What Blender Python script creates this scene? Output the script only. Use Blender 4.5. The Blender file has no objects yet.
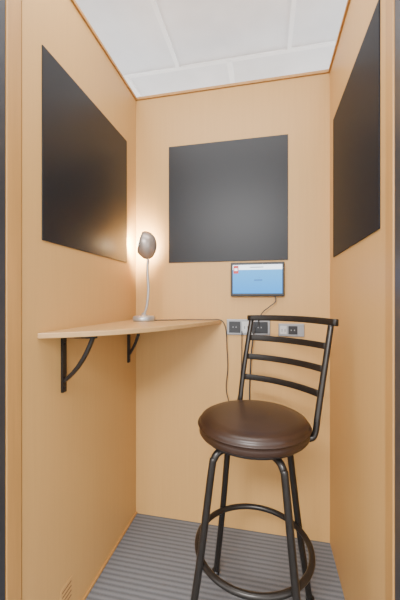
import bpy, bmesh, math
from mathutils import Vector, Matrix
A=math.radians(12)
def W(r,d): return (r*math.cos(A)-d*math.sin(A), r*math.sin(A)+d*math.cos(A))
col=bpy.context.scene.collection
# ---------------- materials
def mat(name,color,rough=.5,metal=0,bump=None,var=None,emit=None,es=1,coat=0,spec=.5):
    m=bpy.data.materials.new(name); m.use_nodes=True; nt=m.node_tree; b=nt.nodes['Principled BSDF']
    b.inputs['Base Color'].default_value=(*color,1); b.inputs['Roughness'].default_value=rough
    b.inputs['Metallic'].default_value=metal; b.inputs['Coat Weight'].default_value=coat
    b.inputs['Specular IOR Level'].default_value=spec
    if emit: b.inputs['Emission Color'].default_value=(*emit,1); b.inputs['Emission Strength'].default_value=es
    tc=nt.nodes.new('ShaderNodeTexCoord')
    if var or bump:
        sc=(var or bump)[0]
        mp=nt.nodes.new('ShaderNodeMapping'); mp.inputs['Scale'].default_value=sc
        nt.links.new(tc.outputs['Object'],mp.inputs[0])
        n=nt.nodes.new('ShaderNodeTexNoise'); n.inputs['Scale'].default_value=1; n.inputs['Detail'].default_value=5
        nt.links.new(mp.outputs[0],n.inputs['Vector'])
        if var:
            cr=nt.nodes.new('ShaderNodeValToRGB'); k=var[1]
            cr.color_ramp.elements[0].position=.3; cr.color_ramp.elements[1].position=.7
            cr.color_ramp.elements[0].color=(*[c*(1-k) for c in color],1)
            cr.color_ramp.elements[1].color=(*[min(1,c*(1+k)) for c in color],1)
            nt.links.new(n.outputs['Fac'],cr.inputs[0]); nt.links.new(cr.outputs[0],b.inputs['Base Color'])
        if bump:
            bp=nt.nodes.new('ShaderNodeBump'); bp.inputs['Strength'].default_value=bump[1]; bp.inputs['Distance'].default_value=.002
            nt.links.new(n.outputs['Fac'],bp.inputs['Height']); nt.links.new(bp.outputs[0],b.inputs['Normal'])
    return m
WOOD=(.55,.322,.115)
m_wood=mat('maple_laminate',WOOD,.46,var=((110,110,3.5),.02),spec=.35)
m_trim=mat('maple_trim',(.45,.235,.07),.45,var=((60,60,3),.08))
m_desk=mat('desk_laminate',(.46,.275,.11),.35,var=((6,60,20),.04),spec=.4)
m_panel=mat('charcoal_panel',(.012,.0128,.0155),.38,var=((2,2,2),.05),spec=.30)
m_panel_dull=mat('charcoal_panel_dull',(.009,.011,.016),.5,var=((2,2,2),.05),spec=.12)
m_black=mat('black_powder_coat',(.010,.009,.009),.45,metal=.2,var=((60,60,60),.15))
m_bronze=mat('dark_bronze_metal',(.026,.022,.019),.30,metal=.5,var=((40,40,40),.12))
m_leather=mat('brown_leather',(.030,.014,.008),.36,var=((9,9,9),.15),bump=((160,160,160),.2),spec=.42)
m_shade=mat('lamp_metal',(.36,.30,.26),.33,metal=.5,var=((30,30,30),.06))
m_silver=mat('brushed_silver',(.42,.41,.40),.35,metal=.6,var=((20,20,80),.05))
m_alu=mat('outlet_aluminium',(.27,.27,.275),.4,metal=.3,var=((20,20,80),.05))
m_white=mat('white_plastic',(.50,.50,.50),.4,var=((20,20,20),.02))
m_blackpl=mat('black_plastic',(.012,.012,.014),.35,var=((20,20,20),.1))
m_cable=mat('cable_rubber',(.035,.034,.036),.5,var=((20,20,20),.1))
m_tile=mat('ceiling_tile',(.88,.885,.90),.9,var=((3.5,3.5,3.5),.07),bump=((140,140,140),.2))  # broad mottling in the colour imitates reflections on the tiles
m_tbar=mat('ceiling_grid_metal',(1,1,1),.5,var=((20,20,20),.01))
m_frame=mat('dark_door_frame',(.05,.053,.062),.4,metal=.4,var=((5,5,5),.1))
m_slot=mat('vent_slot_brown',(.20,.10,.04),.6,var=((5,5,5),.1))
m_bulb=mat('bulb_glow',(1,.9,.7),.5,emit=(1,.80,.50),es=16,var=((2,2,2),.01))
# carpet
def carpet():
    m=bpy.data.materials.new('ribbed_grey_carpet'); m.use_nodes=True; nt=m.node_tree; b=nt.nodes['Principled BSDF']
    b.inputs['Roughness'].default_value=.9; b.inputs['Specular IOR Level'].default_value=.15
    tc=nt.nodes.new('ShaderNodeTexCoord')
    wv=nt.nodes.new('ShaderNodeTexWave'); wv.bands_direction='Y'; wv.inputs['Scale'].default_value=14; wv.inputs['Distortion'].default_value=.1
    wv.inputs['Detail'].default_value=2
    nt.links.new(tc.outputs['Object'],wv.inputs['Vector'])
    no=nt.nodes.new('ShaderNodeTexNoise'); no.inputs['Scale'].default_value=300; no.inputs['Detail'].default_value=4
    nt.links.new(tc.outputs['Object'],no.inputs['Vector'])
    mx=nt.nodes.new('ShaderNodeMath'); mx.operation='MULTIPLY_ADD'; mx.inputs[1].default_value=.5
    nt.links.new(no.outputs['Fac'],mx.inputs[0]); 
    m2=nt.nodes.new('ShaderNodeMath'); m2.operation='MULTIPLY'; m2.inputs[1].default_value=.5
    nt.links.new(wv.outputs['Fac'],m2.inputs[0]); nt.links.new(m2.outputs[0],mx.inputs[2])
    cr=nt.nodes.new('ShaderNodeValToRGB'); e=cr.color_ramp.elements
    e[0].position=.2; e[0].color=(.105,.108,.116,1); e[1].position=.7; e[1].color=(.172,.177,.188,1)
    nt.links.new(mx.outputs[0],cr.inputs[0]); nt.links.new(cr.outputs[0],b.inputs['Base Color'])
    bp=nt.nodes.new('ShaderNodeBump'); bp.inputs['Strength'].default_value=.3; bp.inputs['Distance'].default_value=.003
    nt.links.new(mx.outputs[0],bp.inputs['Height']); nt.links.new(bp.outputs[0],b.inputs['Normal'])
    return m
m_carpet=carpet()
def screen_mat():
    m=bpy.data.materials.new('blue_display'); m.use_nodes=True; nt=m.node_tree; b=nt.nodes['Principled BSDF']
    b.inputs['Base Color'].default_value=(.01,.01,.01,1); b.inputs['Roughness'].default_value=.5
    b.inputs['Specular IOR Level'].default_value=.1
    tc=nt.nodes.new('ShaderNodeTexCoord'); sp=nt.nodes.new('ShaderNodeSeparateXYZ')
    nt.links.new(tc.outputs['Generated'],sp.inputs[0])
    cr=nt.nodes.new('ShaderNodeValToRGB'); e=cr.color_ramp.elements
    e[0].color=(.03,.36,.95,1); e[1].color=(.12,.50,1,1)
    nt.links.new(sp.outputs['Z'],cr.inputs[0]); nt.links.new(cr.outputs[0],b.inputs['Emission Color'])
    b.inputs['Emission Strength'].default_value=1.9
    return m
m_screen=screen_mat()
m_ewhite=mat('display_white',(.1,.1,.1),.4,emit=(.80,.90,1),es=3,var=((2,2,2),.01))
m_ered=mat('display_red',(.1,.01,.01),.4,emit=(.9,.03,.03),es=1,var=((2,2,2),.01))
m_edark=mat('display_dark',(.02,.04,.10),.4,var=((2,2,2),.01))
# ---------------- mesh helpers
def obj(name,bm,m,parent=None,loc=(0,0,0),smooth=False,bevel=0,**props):
    me=bpy.data.meshes.new(name); bmesh.ops.recalc_face_normals(bm,faces=bm.faces); bm.to_mesh(me); bm.free()
    me.materials.append(m)
    if smooth:
        for p in me.polygons: p.use_smooth=True
    o=bpy.data.objects.new(name,me); col.objects.link(o); o.location=loc
    if parent: o.parent=parent
    if bevel:
        b=o.modifiers.new('bevel','BEVEL'); b.width=bevel; b.segments=3; b.limit_method='ANGLE'
    for k,v in props.items(): o[k]=v
    return o
def addbox(bm,lo,hi,M=None):
    r=bmesh.ops.create_cube(bm,size=1)
    for v in r['verts']:
        v.co=Vector([(lo[i]+hi[i])/2+v.co[i]*(hi[i]-lo[i]) for i in range(3)])
        if M: v.co=M@v.co
def box(name,lo,hi,m,**k):
    c=Vector([(lo[i]+hi[i])/2 for i in range(3)])
    bm=bmesh.new()
    addbox(bm,[lo[i]-c[i] for i in range(3)],[hi[i]-c[i] for i in range(3)])
    return obj(name,bm,m,loc=c,**k)
def smoothpts(P,n=8):
    P=[Vector(p) for p in P]; out=[]
    for i in range(len(P)-1):
        p0=P[max(i-1,0)];p1=P[i];p2=P[i+1];p3=P[min(i+2,len(P)-1)]
        for k in range(n):
            t=k/n
            out.append(.5*((2*p1)+(p2-p0)*t+(2*p0-5*p1+4*p2-p3)*t*t+(3*p1-p0-3*p2+p3)*t**3))
    out.append(P[-1]); return out
def sweep(bm,P,a,b=None,up=None,seg=12,closed=False,square=False):
    b=b or a; n=len(P); rings=[]; ref=Vector(up) if up else None; prev=None
    for i,p in enumerate(P):
        if closed: t=(P[(i+1)%n]-P[i-1]).normalized()
        else: t=(P[min(i+1,n-1)]-P[max(i-1,0)]).normalized()
        if ref: u=(ref-t*ref.dot(t)).normalized()
        else:
            if prev is None:
                prev=Vector((0,0,1)) if abs(t.z)<.9 else Vector((1,0,0))
            u=(prev-t*prev.dot(t)).normalized(); prev=u
        s=t.cross(u)
        ring=[]
        for k in range(seg):
            th=2*math.pi*k/seg; c,sn=math.cos(th),math.sin(th)
            if square:
                e=.35; c=math.copysign(abs(c)**e,c); sn=math.copysign(abs(sn)**e,sn)
            ring.append(bm.verts.new(p+s*a*c+u*b*sn))
        rings.append(ring)
    m=n if closed else n-1
    for i in range(m):
        A_,B_=rings[i],rings[(i+1)%n]
        for k in range(seg): bm.faces.new((A_[k],A_[(k+1)%seg],B_[(k+1)%seg],B_[k]))
    if not closed: bm.faces.new(rings[0]); bm.faces.new(rings[-1][::-1])
def lathe(bm,prof,seg=48,M=None):
    rings=[]
    for r,z in prof:
        if r<1e-5: v=bm.verts.new((0,0,z)); rings.append([v]); continue
        rings.append([bm.verts.new((r*math.cos(2*math.pi*k/seg),r*math.sin(2*math.pi*k/seg),z)) for k in range(seg)])
    for a,b in zip(rings,rings[1:]):
        for k in range(seg):
            q=(k+1)%seg
            if len(a)==1 and len(b)==1: continue
            if len(a)==1: bm.faces.new((a[0],b[k],b[q]))
            elif len(b)==1: bm.faces.new((a[k],a[q],b[0]))
            else: bm.faces.new((a[k],a[q],b[q],b[k]))
    if M:
        vs=[v for r in rings for v in r]
        for v in vs: v.co=M@v.co
def empty(name,loc,**p):
    e=bpy.data.objects.new(name,None); e.empty_display_size=.05; e.location=loc; col.objects.link(e)
    for k,v in p.items(): e[k]=v
    return e
S=dict(kind='structure')
# ---------------- room
XL,XR,YB,H=-.675,.296,1.532,2.2
T=.045; YF=.747
box('floor',(-3,-3,-.05),(3,3.5,0),m_carpet,**S)
box('wall_left',(XL-T,YF,0),(XL,YB+T,H),m_wood,**S)
box('wall_right',(XR,.85,0),(XR+T,YB+T,H),m_wood,**S)
box('wall_back',(XL,YB,0),(XR,YB+T,H),m_wood,**S)
box('trim_1',(XL-T,.69,0),(XL+.004,YF-.005,H),m_trim,bevel=.003,**S)
box('trim_2',(XR-.003,.80,0),(XR+T,.847,H),m_trim,bevel=.003,**S)
box('trim_3',(XL-T,.64,0),(XL+.002,.689,H+.02),m_frame,bevel=.003,**S)
box('trim_4',(XR,.74,0),(XR+T,.799,H+.02),m_frame,bevel=.003,**S)
h=.014
box('trim_5',(XL-T,YB-.008,H),(XR+T,YB+T,H+h),m_trim,bevel=.002,**S)
box('trim_6',(XL-T,.69,H),(XL+.008,YB-.008,H+h),m_trim,bevel=.002,**S)
box('trim_7',(XR-.008,.80,H),(XR+T,YB-.008,H+h),m_trim,bevel=.002,**S)
box('baseboard_left',(XL,YF,0),(XL+.008,YB,.012),m_trim,bevel=.002,**S)
ZC=2.464
box('ceiling',(-3,-3,ZC),(3,3.5,ZC+.03),m_tile,**S)
bm=bmesh.new()
w=.010; zb=ZC-.009
for k in range(-4,5): addbox(bm,(-3,1.69+.61*k-w,zb),(3,1.69+.61*k+w,ZC)) if -3<1.69+.61*k<3.4 else None
for k in range(-4,5):
    x=.124+.61*k
    addbox(bm,(x-w,-3,zb+.001),(x+w,1.69,ZC))
    x=-.195+.61*k
    addbox(bm,(x-w-.004,1.69,zb-.002),(x+w+.004,3.5,ZC))
obj('trim_8',bm,m_tbar,**S)
# ---------------- wall panels
def panel(lo,hi,label,m=m_panel):
    return box('acoustic_panel',lo,hi,m,bevel=.001,label=label,category='wall panel',group='black square wall panels')
e_=.001; tp=.004
panel((XL-e_,.825,1.322),(XL+tp,1.415,1.925),'square matte black panel on the wood wall above the desk')
panel((-.491,YB-tp,1.330),(.107,YB+e_,1.933),'square matte black panel on the back wall above the tablet')
panel((XR-tp,.887,1.325),(XR+e_,1.445,1.930),'square matte black panel on the wood wall beside the stool',m_panel_dull)
# ---------------- desk
zt=1.037; th=.018
ctrl=[(-.675,.805),(-.60,.850),(-.50,.935),(-.40,1.07),(-.33,1.22),(-.27,1.375),(-.213,1.532)]
edge=smoothpts([(x,y,0) for x,y in ctrl],8)
desk=empty('corner_desk',(XL,YB,zt-th),label='light maple wall-mounted corner desk with rounded front edge',category='desk')
bm=bmesh.new()
poly=[(p.x-XL,p.y-YB) for p in edge]+[(0,0)]
poly=[(max(x,0.0005),min(y,-.0005)) for x,y in poly]
vb=[bm.verts.new((x,y,0)) for x,y in poly]; f=bm.faces.new(vb)
r=bmesh.ops.extrude_face_region(bm,geom=[f]); bmesh.ops.translate(bm,vec=(0,0,th),verts=[v for v in r['geom'] if isinstance(v,bmesh.types.BMVert)])
obj('desktop',bm,m_desk,parent=desk,bevel=.003)
def bracket(y,s=1):
    bm=bmesh.new(); Y=y-YB
    addbox(bm,(.0005,Y-.010,-.195),(.009,Y+.010,-.001))
    addbox(bm,(.0005,Y-.010,-.010),(.125*s,Y+.010,-.001))
    P=smoothpts([(.004,Y,-.160),(.03*s,Y,-.138),(.062*s,Y,-.103),(.092*s,Y,-.056),(.115*s,Y,-.006)],6)
    sweep(bm,P,.006,.008,up=(0,1,0),seg=8,square=True)
    for z in (-.03,-.18): addbox(bm,(.009,Y-.004,z-.004),(.012,Y+.004,z+.004))
    obj('bracket',bm,m_black,parent=desk,label='black metal shelf bracket with curved brace')
bracket(.925); bracket(1.434,.6)
# ---------------- lamp
lx,ly=-.568,1.382
lamp=empty('desk_lamp',(lx,ly,zt),label='silver gooseneck desk lamp with brown metal shade, switched on',category='lamp')
bm=bmesh.new(); lathe(bm,[(0,0),(.052,0),(.054,.004),(.053,.018),(.047,.024),(.012,.027),(.010,.038),(0,.038)])
obj('base',bm,m_silver,parent=lamp,smooth=True)
hd=Vector((.010,0,.362)); up=Vector((-.16,0,.98)).normalized()
bm=bmesh.new()
sweep(bm,smoothpts([(0,0,.03),(.014,0,.07),(.022,0,.15),(.018,0,.22),(.018,0,.26),(.020,0,.285),hd-up*.058],8),.0065,seg=10)
obj('stem',bm,m_silver,parent=lamp,smooth=True)
M=Matrix.Translation(hd)@up.to_track_quat('Z','Y').to_matrix().to_4x4()
bm=bmesh.new()
eg=[(0,.066)]
for k in range(1,40):
    t=math.pi*k/40; z=math.cos(t); r_=math.sin(t)*(.052+.005*z); eg.append((r_,z*(.066 if z>0 else .068)))
eg.append((0,-.068))
lathe(bm,eg,seg=72,M=M)
od=Vector((-.90,-.28,.26)).normalized()
geom=bm.verts[:]+bm.edges[:]+bm.faces[:]
bmesh.ops.bisect_plane(bm,geom=geom,plane_co=hd+od*.030,plane_no=od,clear_outer=True)
sh=obj('lamp_shade',bm,m_shade,parent=lamp,smooth=True)
so=sh.modifiers.new('solid','SOLIDIFY'); so.thickness=.0025; so.offset=-1
M2=Matrix.Translation(hd+od*.002)@od.to_track_quat('Z','Y').to_matrix().to_4x4()
bm=bmesh.new(); lathe(bm,[(0,-.022),(.016,-.019),(.028,-.008),(.034,.006),(.033,.020),(.024,.032),(0,.040)],seg=32,M=M2)
obj('bulb',bm,m_bulb,parent=lamp,smooth=True)
L=bpy.data.lights.new('lamp_light','SPOT'); L.energy=34; L.color=(1,.85,.62); L.shadow_soft_size=.02; L.spot_size=math.radians(150); L.spot_blend=1; L.specular_factor=.1
lo=bpy.data.objects.new('lamp_light',L); col.objects.link(lo); lo.parent=lamp; lo.location=hd+Vector((-.055,.030,.01))
aim=Vector((-.35,.90,.15)).normalized()
lo.rotation_euler=aim.to_track_quat('-Z','Y').to_euler()
# ---------------- tablet
tx0,tx1,tz0,tz1=-.167,.090,1.155,1.320
tb=empty('tablet',((tx0+tx1)/2,YB,(tz0+tz1)/2),label='black wall-mounted tablet showing a blue screen',category='tablet')
w2=(tx1-tx0)/2; h2=(tz1-tz0)/2
def pb(name,lo,hi,m,parent,bevel=0,**k):
    bm=bmesh.new(); addbox(bm,lo,hi); return obj(name,bm,m,parent=parent,bevel=bevel,**k)
pb('mount',(-.05,-.012,-.04),(.05,-.0005,.04),m_blackpl,tb,.003)
pb('body',(-w2,-.021,-h2),(w2,-.012,h2),m_blackpl,tb,.004)
sc=pb('screen',(-w2+.011,-.0218,-h2+.014),(w2-.011,-.0205,h2-.012),m_screen,tb,label='lit light-blue display')
sx=w2-.011; sz=h2-.012
pb('header_bar',(-sx,-.0222,sz-.024),(sx,-.0217,sz-.0),m_ewhite,sc)
pb('logo_mark',(-sx+.003,-.0225,sz-.042),(-sx+.028,-.0217,sz-.003),m_ered,sc)
pb('logo_stripe',(-sx+.008,-.0229,sz-.028),(-sx+.023,-.0224,sz-.016),m_ewhite,sc)
bm=bmesh.new(); addbox(bm,(-.035,-.0226,sz-.014),(.03,-.0221,sz-.010))
obj('header_text',bm,m_edark,parent=sc)
bm=bmesh.new(); addbox(bm,(-.014,-.0222,-.006),(.024,-.0217,-.002))
obj('screen_text',bm,m_edark,parent=sc)
# ---------------- outlets
def outlet(x0,x1,z0,z1,mods,label):
    c=((x0+x1)/2,YB,(z0+z1)/2); e=empty('power_outlet',c,label=label,category='outlet',group='aluminium wall outlets')
    pb('plate',(x0-c[0],-.008,z0-c[2]),(x1-c[0],-.0005,z1-c[2]),m_alu,e,.003)
    for (a,b,kind) in mods:
        m=m_blackpl if kind=='b' else m_white
        s=pb('socket',(a-c[0],-.011,z0+.011-c[2]),(b-c[0],-.0075,z1-.011-c[2]),m,e,.0015,label='black socket insert' if kind=='b' else 'white socket insert')
        mid=(a+b)/2-c[0]
        if kind=='w':
            for dx in (-.008,.006): pb('slot',(mid+dx,-.0115,-.008),(mid+dx+.003,-.0108,.006),m_blackpl,s)
        else:
            for dx in (-.010,.005): pb('port',(mid+dx,-.0118,-.003),(mid+dx+.004,-.0108,.003),m_alu,s)
outlet(-.188,.024,.964,1.042,[(-.176,-.120,'b'),(-.112,-.072,'w'),(-.064,.012,'b')],'long aluminium outlet strip with black sockets on the back wall')
outlet(.062,.182,.962,1.024,[(.070,.100,'w'),(.108,.150,'b')],'short aluminium outlet plate with black socket on the back wall')
# cables
def cable(name,P,r=.0028,parent=None,**k):
    if parent: o=Vector(parent.location); loc=(0,0,0)
    else: o=Vector(P[0]); loc=o
    bm=bmesh.new(); sweep(bm,[p-o for p in smoothpts(P,10)],r,seg=8); return obj(name,bm,m_cable,loc=loc,smooth=True,parent=parent,**k)
cable('charging_cable',[(.045,1.516,1.160),(.048,1.508,1.13),(.02,1.505,1.105),(-.01,1.505,1.08),(-.03,1.508,1.045),(-.03,1.5205,1.01)],r=.0025,parent=tb,label='thin black cable running to the outlet')
cable('power_cord',[(-.525,1.395,1.040),(-.46,1.43,1.0397),(-.36,1.48,1.0397),(-.26,1.495,1.0397),(-.225,1.505,1.0397),(-.203,1.505,1.028),(-.190,1.515,.985),(-.186,1.518,.90),(-.182,1.518,.80),(-.19,1.518,.70),(-.175,1.515,.63),(-.16,1.51,.60),(-.13,1.51,.66),(-.115,1.512,.80),(-.112,1.512,.93),(-.112,1.5165,.985)],r=.0024,parent=lamp,label='thin black cord hanging down the wall in a loop')
cable('power_cord',[(-.050,1.5205,1.00),(-.055,1.505,.97),(-.066,1.512,.88),(-.072,1.522,.78),(-.075,1.528,.70),(-.075,1.528,.62)],r=.0036,parent=tb,label='black cord hanging from the outlet')
# ---------------- vent
ve=empty('wall_vent',(XL,.945,.12),label='small slotted vent low on the wood wall',category='vent')
pb('vent_plate',(.0003,-.032,-.037),(.002,.032,.037),m_wood,ve,.0008)
for i in range(4): pb('vent_slot',(.0018,-.025,-.030+i*.0165),(.0028,.025,-.0255+i*.0165),m_slot,ve)
# ---------------- bar stool
cx,cy=W(.180,1.04)
st=empty('bar_stool',(cx,cy,0),label='dark bronze metal swivel bar stool with round brown leather seat',category='stool')
ST=.750
bm=bmesh.new()
q=.962
lathe(bm,[(rr*q,zz) for rr,zz in [(0,ST-.001),(.07,ST-.001),(.14,ST-.0015),(.170,ST-.004),(.182,ST-.010),(.187,ST-.017),(.1875,ST-.022),(.1935,ST-.0245),(.195,ST-.027),(.1935,ST-.0295),(.1875,ST-.032),(.190,ST-.040),(.190,ST-.052),(.186,ST-.058),(.176,ST-.060),(0,ST-.060)]],seg=72)
obj('seat',bm,m_leather,parent=st,smooth=True,label='round brown leather cushion with piped edge')
bm=bmesh.new()
lathe(bm,[(0,ST-.0605),(.165,ST-.0605),(.168,ST-.065),(.165,ST-.070),(.10,ST-.073),(.09,ST-.090),(0,ST-.090)],seg=48)
obj('seat_pan',bm,m_black,parent=st,smooth=True)
def pol(a,r,z): return Vector((r*math.cos(a),r*math.sin(a),z))
zl=ST-.094; LA=math.radians(38)
for i in range(4):
    a=LA+i*math.pi/2; bm=bmesh.new()
    P=smoothpts([pol(a,.03,zl),pol(a,.09,zl),pol(a,.130,zl-.004),pol(a,.150,zl-.022),pol(a,.160,zl-.06),pol(a,.203,.31),pol(a,.258,.012)],8)
    sweep(bm,P,.0118,seg=14)
    lg=obj('leg',bm,m_bronze,parent=st,smooth=True)
    bm=bmesh.new(); lathe(bm,[(0,0),(.014,0),(.0155,.004),(.0150,.02),(0,.02)],seg=20,M=Matrix.Translation(pol(a,.260,0)))
    obj('foot_cap',bm,m_blackpl,parent=lg,smooth=True)
bm=bmesh.new(); sweep(bm,[pol(2*math.pi*k/72,.188,.312) for k in range(72)],.0102,seg=14,closed=True,up=(0,0,1))
obj('footrest',bm,m_bronze,parent=st,smooth=True,label='round tubular footrest ring')
ba=math.radians(54); u=Vector((math.cos(ba),math.sin(ba),0)); v=Vector((-math.sin(ba),math.cos(ba),0))
def prof(z):
    K=[(.66,.112,.157),(.74,.124,.163),(.85,.150,.167),(.96,.180,.170),(1.06,.208,.172)]
    for (z0,a0,b0),(z1,a1,b1) in zip(K,K[1:]):
        if z<=z1: t=(z-z0)/(z1-z0); return a0+(a1-a0)*t,b0+(b1-b0)*t
    return K[-1][1:]
back=empty('backrest',(0,0,0)); back.parent=st
for s in (-1,1):
    bm=bmesh.new(); P=[u*.085+v*s*.125+Vector((0,0,.682)),u*.108+v*s*.151+Vector((0,0,.686))]
    for z in (.705,.76,.85,.96,1.050):
        a,b=prof(z); P.append(u*a+v*s*b+Vector((0,0,z)))
    sweep(bm,smoothpts(P,8),.0105,.009,up=u,seg=14)
    obj('back_post',bm,m_bronze,parent=back,smooth=True)
def slat(name,z,hh,ext,arch=0,th=.0045):
    a,b=prof(z); P=[]
    for k in range(25):
        t=-1+2*k/24; P.append(u*(a+.035*(1-t*t)*1.0)+v*t*(b+ext)+Vector((0,0,z+arch*(1-t*t))))
    bm=bmesh.new(); sweep(bm,P,th,hh,up=(0,0,1),seg=16,square=True)
    obj(name,bm,m_bronze,parent=back,smooth=True)
slat('top_rail',1.060,.012,.020,.004,th=.007)
for z in (.98,.905,.825): slat('back_slat',z,.0115,-.004)
# ---------------- lights
def area(name,loc,sx,sy,e,rot=(0,0,0),c=(1,.98,.96)):
    l=bpy.data.lights.new(name,'AREA'); l.shape='RECTANGLE'; l.size=sx; l.size_y=sy; l.energy=e; l.color=c
    o=bpy.data.objects.new(name,l); o.location=loc; o.rotation_euler=rot; col.objects.link(o)
area('ceiling_fill',(-.35,-1.6,ZC-.02),1.2,.6,230)  # unseen light added behind the camera; placed for the back panel's soft highlight
area('ceiling_fill',(-.2,.75,ZC-.02),1.2,.5,20)  # unseen fill added over the booth to send light down inside
wd=bpy.data.worlds.new('world'); bpy.context.scene.world=wd; wd.use_nodes=True
wd.node_tree.nodes['Background'].inputs[0].default_value=(1,.995,.99,1); wd.node_tree.nodes['Background'].inputs[1].default_value=3.6
# ---------------- camera
c=bpy.data.cameras.new('camera'); c.sensor_width=36; c.lens=307*36/600; c.clip_start=.02
co=bpy.data.objects.new('camera',c); co.location=(0,0,1.137); co.rotation_euler=(math.pi/2,0,A); col.objects.link(co)
bpy.context.scene.camera=co
